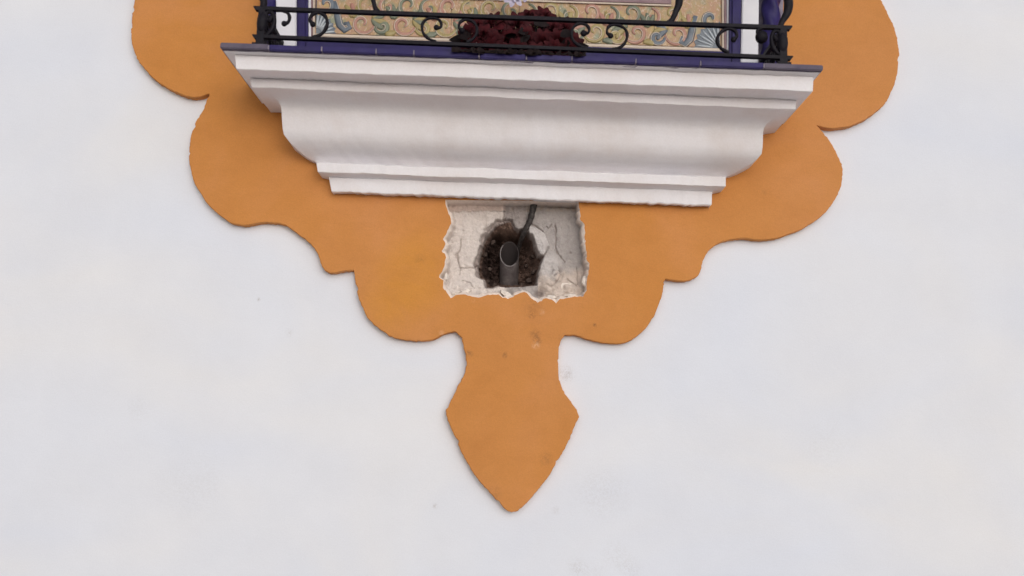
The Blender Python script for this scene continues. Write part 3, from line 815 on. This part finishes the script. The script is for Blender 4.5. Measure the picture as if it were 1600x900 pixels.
# shell corners
for cx, s in ((494, 1), (1125, -1)):
    y0 = by(cx)
    wr = 30 if s > 0 else 40
    v3, f3 = [], []                                   # slate ground of the shell, a thin raised fan
    o3 = P(cx, y0 + 30, .0312); v3.append(o3)
    for q in range(13):
        a_ = (math.pi / 2) * q / 12; rr = 1 + .05 * math.cos(a_ * 24)
        v3.append(P(cx + wr * math.cos(a_) * rr * s, y0 + 30 - wr * math.sin(a_) * rr, .0312))
    n3 = len(v3); v3 += [v + Vector((0, .0009, 0)) for v in v3]
    f3.append(tuple(range(n3))); f3.append(tuple(reversed(range(n3, 2 * n3))))
    for q in range(n3): f3.append((q, (q + 1) % n3, n3 + (q + 1) % n3, n3 + q))
    mesh('painted_shell', v3, f3, M_slate, panel)
    for q in range(7):
        a_ = (math.pi / 2) * ((q + .5) / 7.0)
        x1_, y1_ = cx + wr * .95 * math.cos(a_) * s, y0 + 30 - wr * .95 * math.sin(a_)
        ribbon('shell_rib', [(lerp(cx, x1_, f), lerp(y0 + 30, y1_, f)) for f in (.3, .5, .7, .88, 1)], 1.8, M_shell, hl=False, d=.0318)
    b0 = wr + 4
    ribbon('scroll_ornament', [(cx + (b0 - 6) * s, y0 - 20), (cx + (b0 - 2) * s, y0 - 8), (cx + b0 * s, y0 + 5), (cx + (b0 + 3) * s, y0 + 17), (cx + (b0 + 11) * s, y0 + 25), (cx + (b0 + 18) * s, y0 + 21), (cx + (b0 + 15) * s, y0 + 14), (cx + (b0 + 9) * s, y0 + 15)], 6.5, M_slate)
    ribbon('scroll_ornament', arc_pts(cx + 15 * s, y0 - 16, 13, .8, math.pi * .5, -s), 4.6, M_slate)

# ---------------------------------------------------------------- iron railing
DR = .174
rail = empty('iron_railing', (P(817, 80, DR).x, -.1, slab_top(0)))
tag(rail, 'low black wrought iron railing with scrolls round the shelf edge', 'railing')
def bar3(name, a, b_, hw, hd, ends=True, par=rail):
    """rectangular bar from a to b, with flared wedge ends"""
    vs, fs = [], []
    d = (b_ - a).normalized(); up = Vector((0, 0, 1)); up = (up - d * up.dot(d)).normalized(); side = d.cross(up).normalized()
    st = [(0, 1), (1, 1)]
    prof_ = [(0.0, 1.0), (.012, 1.0), (1 - .012, 1.0), (1.0, 1.0)]
    if ends: prof_ = [(-.0062, 1.9), (-.0020, 1.5), (.008, 1.0), (.25, 1.02), (.5, .98), (.75, 1.02), (.992, 1.0), (1.002, 1.5), (1.0062, 1.9)]
    L = b_ - a
    for i, (f, s) in enumerate(prof_):
        c = a + L * f
        zo = 0
        for sx, sy in ((-1, -1), (1, -1), (1, 1), (-1, 1)):
            v = c + side * sx * hd + up * (sy * hw if sy > 0 else sy * hw * s)
            if ends and i in (0, len(prof_) - 1) and sy < 0: v += up * hw * 2.2
            vs.append(v)
    m2 = len(prof_)
    for i in range(m2 - 1):
        for q in range(4): fs.append((i * 4 + q, i * 4 + (q + 1) % 4, (i + 1) * 4 + (q + 1) % 4, (i + 1) * 4 + q))
    fs.append((3, 2, 1, 0)); fs.append(tuple((m2 - 1) * 4 + q for q in range(4)))
    return mesh(name, vs, fs, M_iron, par)
rA0, rA1 = P(402, 13.5, DR), P(1232, 44, DR)
rB0, rB1 = P(400, 57.5, DR), P(1233, 91, DR)
bar3('rail', rA0, rA1, .0026, .004); bar3('rail', rB0, rB1, .0024, .004)
# top rail outside the picture
rT0, rT1 = P(402, -120, DR), P(1232, -92, DR)
bar3('rail', rT0, rT1, .0031, .004)
# returns to the wall
for a, s in ((rA0, 1), (rB0, 1), (rT0, 1), (rA1, -1), (rB1, -1), (rT1, -1)):
    p = a.copy(); p.x += .006 * s; q = p.copy(); q.y = -.0405; p.y += .006
    bar3('side_rail', p, q, .0031, .004, ends=False)
# corner posts and feet
for (A_, B_, T_, s) in ((rA0, rB0, rT0, 1), (rA1, rB1, rT1, -1)):
    x = A_.x + .008 * s
    pts = [Vector((x, -DR + .001, slab_top(x) - .0004)), Vector((x, -DR + .001, B_.z)), Vector((x, -DR + .001, A_.z))]
    vs, fs = tube_geo(pts, [.009, .0075, .007], 4)
    mesh('post', vs, fs, M_iron, rail)
    vs, fs = [], []
    ball_geo((x + .001 * s, -DR, (A_.z + B_.z) / 2), .0085, vs, fs, 10, 8, (1.0, 1, 2.0))
    mesh('post_knop', vs, fs, M_iron, rail, smooth=True)
    # foot block
    vs, fs = [], []
    z0 = slab_top(x) - .0003
    box_geo([Vector((x + dx, -DR + dy, z)) for z in (z0, z0 + .006) for dx, dy in ((-.010, -.008), (.010, -.008), (.010, .010), (-.010, .010))], vs, fs)
    mesh('foot', vs, fs, M_iron, rail)
def scroll(pts, r=.0023, knob=.0042, knob_at=0, d=DR, name='scroll'):
    c2 = crom(pts, 5); p3 = [P(x, y, d) for x, y in c2]
    vs, fs = tube_geo(p3, [r * (.95 + .12 * math.sin(i * .7)) for i in range(len(p3))], 8, flat=(1, 1.25))
    if knob: ball_geo(P(*pts[knob_at], d), knob, vs, fs, 10, 8)
    return mesh(name, vs, fs, M_iron, rail, smooth=True)
c668 = [(682, 43), (688, 43), (689.6, 37), (685, 30.5), (674, 28), (664, 32), (659.6, 40), (661, 51), (669, 60), (681, 65)]
c968 = [(954, 56), (948.5, 51), (950, 43), (957, 39), (968, 40), (977, 46), (980, 56), (977, 66), (969, 74), (956, 77)]
scroll(c668); scroll(c968)
c735 = [(722, 48), (717, 43), (719, 35), (727, 31), (737, 33), (744, 40), (745, 51), (739, 61), (729, 66)]
c905 = [(912, 52), (919, 51), (920, 44), (914, 38), (904, 37), (896, 43), (893, 53), (896, 64), (906, 72), (918, 75)]
scroll(c735); scroll(c905, .0024, .0048)
scroll([(444, 37), (450, 35), (452.5, 28), (450, 21), (442, 16.5)], .0026, .0042)
scroll([(1190, 58), (1184, 54), (1184, 47), (1192, 44)], .0026, .0095)
scroll([(489, 38), (484, 31), (488, 23), (497, 20), (507, 24), (511.5, 34), (509, 45), (501, 54), (488, 59)], .0027, .0042)
scroll([(1146, 62), (1151, 57), (1149, 49), (1141, 45), (1131, 47), (1122, 56), (1121, 67), (1127, 76), (1139, 83)], .0027, .0042)
# hanging S pieces at the ends
for x0, s in ((416, 1), (1218, -1)):
    y0 = 22 if s > 0 else 52
    scroll([(x0 + 8 * s, y0 + 6), (x0 + 5 * s, y0 + 11), (x0, y0 + 6), (x0 + 1 * s, y0 - 2), (x0 + 9 * s, y0 - 2), (x0 + 13 * s, y0 + 9), (x0 + 9 * s, y0 + 24), (x0, y0 + 34)], .0032, .0045)
# scrolls of the side returns, lying in the side plane
for A_, B_, s in ((rA0, rB0, 1), (rA1, rB1, -1)):
    x = A_.x + .006 * s
    for k_ in range(3):
        yc = -.142 + k_ * .034; zc = (A_.z + B_.z) / 2; pts = []
        for i in range(31):
            f = i / 30; a_ = -1.2 + f * 7.2; r_ = .0150 * (1 - .75 * f)
            pts.append(Vector((x, yc + math.cos(a_) * r_ * .9, zc + math.sin(a_) * r_)))
        vs, fs = tube_geo(pts, .0027, 6)
        ball_geo(pts[-1], .0042, vs, fs)
        mesh('side_scroll', vs, fs, M_iron, rail, smooth=True)
# balusters
def balu(pts, rads, d=DR):
    c2 = crom([(x, y, r) for (x, y), r in zip(pts, rads)], 6)
    vs, fs = tube_geo([P(x, y, d) for x, y, r in c2], [r for x, y, r in c2], 8)
    return mesh('baluster', vs, fs, M_iron, rail, smooth=True)
balu([(592, 20.5), (587, 14), (584, 4), (581, -10), (582, -35), (592, -65), (598, -90), (592, -114)], [.0046, .0038, .0036, .0042, .0046, .0045, .004, .004])
balu([(1042, 37), (1050, 31), (1056, 18), (1061, 4), (1060, -14), (1049, -40), (1040, -70), (1043, -99)], [.004, .0042, .0046, .0058, .0054, .0045, .004, .004])
balu([(1219, 43), (1222, 34), (1230, 20), (1232, 4), (1228, -12), (1222, -40), (1222, -94)], [.004, .0046, .0062, .0068, .0055, .0045, .004])
balu([(411, 12), (412, 2), (407, -12), (406, -30), (412, -60), (412, -119)], [.0048, .0055, .0066, .006, .0045, .004])

# ---------------------------------------------------------------- flowers behind the railing
def bloom_mesh(name, mat, layers, petals, rad):
    vs, fs = [], []; rnd = random.Random(hash(name) % 1 + layers)
    for l in range(layers):
        f = (l + 1) / layers; tilt = .25 + 1.15 * f
        for p in range(petals + l):
            a0 = 2 * math.pi * (p + .5 * (l % 2)) / (petals + l) + rnd.uniform(-.15, .15); base = len(vs)
            nu, nv = 4, 3
            for u in range(nu + 1):
                fu = u / nu
                for v in range(nv + 1):
                    fv = (v / nv - .5) * 2
                    wd = math.sin(math.pi * (.15 + .75 * fu)) * .55
                    r_ = rad * (.12 + f * .9 * fu); el = tilt * fu
                    x = r_ * math.sin(tilt) * (1 - .08 * fv * fv) ; z = rad * .8 * (1 - f * .5) * fu * math.cos(tilt * .8) + rad * .14 * math.sin(fu * 3) + rnd.uniform(-.012, .012) * rad
                    an = a0 + fv * wd * (1.2 if l == 0 else .8)
                    vs.append((x * math.cos(an), x * math.sin(an), z))
            for u in range(nu):
                for v in range(nv):
                    q = base + u * (nv + 1) + v; fs.append((q, q + 1, q + nv + 2, q + nv + 1))
    me = bpy.data.meshes.new(name); me.from_pydata(vs, [], fs); me.update(); me.materials.append(mat)
    for p in me.polygons: p.use_smooth = True
    return me
bq = empty('flower_bunch', (P(815, 70, .105).x, -.105, slab_top(0)))
tag(bq, 'bunch of dark red flowers with dark leaves and one lilac white bloom behind the railing', 'flowers')
bl_red = bloom_mesh('flower', M_red, 4, 5, .021); bl_lil = bloom_mesh('pale_flower', M_lil, 3, 5, .016)
rf = random.Random(11)
def top_edge(x):       # upper silhouette of the bunch in the photograph
    pts = [(700, 72), (712, 50), (728, 34), (745, 20), (765, 12), (800, 8), (835, 6), (858, 8), (875, 18), (892, 34), (908, 55), (922, 76)]
    for (a, ya), (b_, yb) in zip(pts[:-1], pts[1:]):
        if a <= x <= b_: return lerp(ya, yb, (x - a) / (b_ - a))
    return 75
cnt = 0
for row in range(4):
    for i in range(9):
        x = 716 + i * 24.5 + rf.uniform(-7, 7) + (row % 2) * 10
        te = top_edge(min(918, x)) + 20
        yb_ = slab_top(P(x, 80, .2).x)
        d = .132 - .02 * row + rf.uniform(-.008, .008)
        y = 84 - row * 19 + rf.uniform(-5, 5) + (x - 815) * .036
        if y < te or x > 902 or x < 722: continue
        p = P(x, y, d)
        if p.z < slab_top(p.x) + .012: p.z = slab_top(p.x) + .012
        o = bpy.data.objects.new('flower', bl_red); C.objects.link(o)
        dirv = Vector((rf.uniform(-.5, .5) + (x - 815) / 190, -1, rf.uniform(-.35, .35) + (.2 if row > 1 else -.1)))
        o.rotation_mode = 'QUATERNION'; o.rotation_quaternion = dirv.to_track_quat('Z', 'Y')
        s_ = rf.uniform(.95, 1.25); o.scale = (s_,) * 3; o.location = p
        o.parent = bq; o.matrix_parent_inverse = Matrix.Translation(bq.location).inverted(); cnt += 1
for x, y, s_ in ((803, 1, 1.15), (824, -4, .95), (786, -6, .9)):
    o = bpy.data.objects.new('flower', bl_lil); C.objects.link(o); o.rotation_mode = 'QUATERNION'
    o.rotation_quaternion = Vector((rf.uniform(-.3, .3), -1, .1)).to_track_quat('Z', 'Y'); o.scale = (s_,) * 3; o.location = P(x, y - 4, .085)
    o.parent = bq; o.matrix_parent_inverse = Matrix.Translation(bq.location).inverted()
    o['label'] = 'lilac white bloom at the top of the bunch'
# leaves
vs, fs = [], []
def leaf3(c, dirv, L, wd):
    dirv = dirv.normalized(); sd_ = dirv.cross(Vector((0, -1, .3))).normalized(); up_ = sd_.cross(dirv)
    b0 = len(vs)
    for i in range(6):
        f = i / 5; ww = wd * math.sin(math.pi * min(.98, .08 + f * .9)); c_ = c + dirv * L * f - Vector((0, 0, 1)) * L * .35 * f * f
        for s_ in (-1, 0, 1): vs.append(c_ + sd_ * s_ * ww - up_ * (.25 * ww if s_ == 0 else 0))
    for i in range(5):
        for q in (0, 1): fs.append((b0 + i * 3 + q, b0 + i * 3 + q + 1, b0 + i * 3 + q + 4, b0 + i * 3 + q + 3))
def flush_leaf():
    global vs, fs
    mesh('leaf', vs, fs, M_leaf, bq, smooth=True, fix=False); vs, fs = [], []
for i in range(40):
    x = rf.uniform(704, 918); te = top_edge(x)
    y = rf.uniform(min(te + 26, 76), 84) + (x - 815) * .03; d = rf.uniform(.065, .14)
    p = P(x, y, d)
    if p.z < slab_top(p.x) + .008: p.z = slab_top(p.x) + .008
    leaf3(p, Vector((rf.uniform(-1, 1), rf.uniform(-.7, .1), rf.uniform(-.5, .6))), rf.uniform(.018, .034), rf.uniform(.005, .009)); flush_leaf()
for i in range(46):   # leaves lying out over the tile edge
    x = rf.uniform(706, 920); p = P(x, 82, .183); p.z = slab_top(p.x) + .006
    leaf3(p, Vector((rf.uniform(-.8, .8), -1, -.25)), rf.uniform(.010, .019), rf.uniform(.005, .008)); flush_leaf()
# stems / moss block that holds the bunch
for i in range(12):
    x = 730 + i * 15; a = P(x, 80, .105); a.z = slab_top(a.x) + .001; e_ = P(x + rf.uniform(-8, 8), top_edge(x) + 26, .10)
    v2, f2 = tube_geo([a, a.lerp(e_, .5) + Vector((rf.uniform(-.004, .004), 0, 0)), e_], .0018, 6)
    mesh('stem', v2, f2, M_leaf, bq)
vs2, fs2 = [], []
n_ = 24
c0 = P(812, 70, .105); zb = slab_top(c0.x) + .0008
for i, (r_, z_) in enumerate(((.080, 0), (.092, .006), (.094, .016), (.076, .022), (.02, .025))):
    for q in range(n_):
        a_ = 2 * math.pi * q / n_; rr = r_ * (1 + .05 * noise.noise(Vector((q * .7, i, 2))))
        vs2.append((c0.x + math.cos(a_) * rr, -.105 + math.sin(a_) * rr * .5, zb + z_ + .002 * noise.noise(Vector((q * .9, i * 2, 5))) * (i > 0)))
for i in range(4):
    for q in range(n_): fs2.append((i * n_ + q, i * n_ + (q + 1) % n_, (i + 1) * n_ + (q + 1) % n_, (i + 1) * n_ + q))
fs2.append(tuple(4 * n_ + q for q in range(n_))); fs2.append(tuple(reversed(range(n_))))
mesh('planting_dish', vs2, fs2, M_leaf, bq, smooth=True)
print('flowers', cnt)
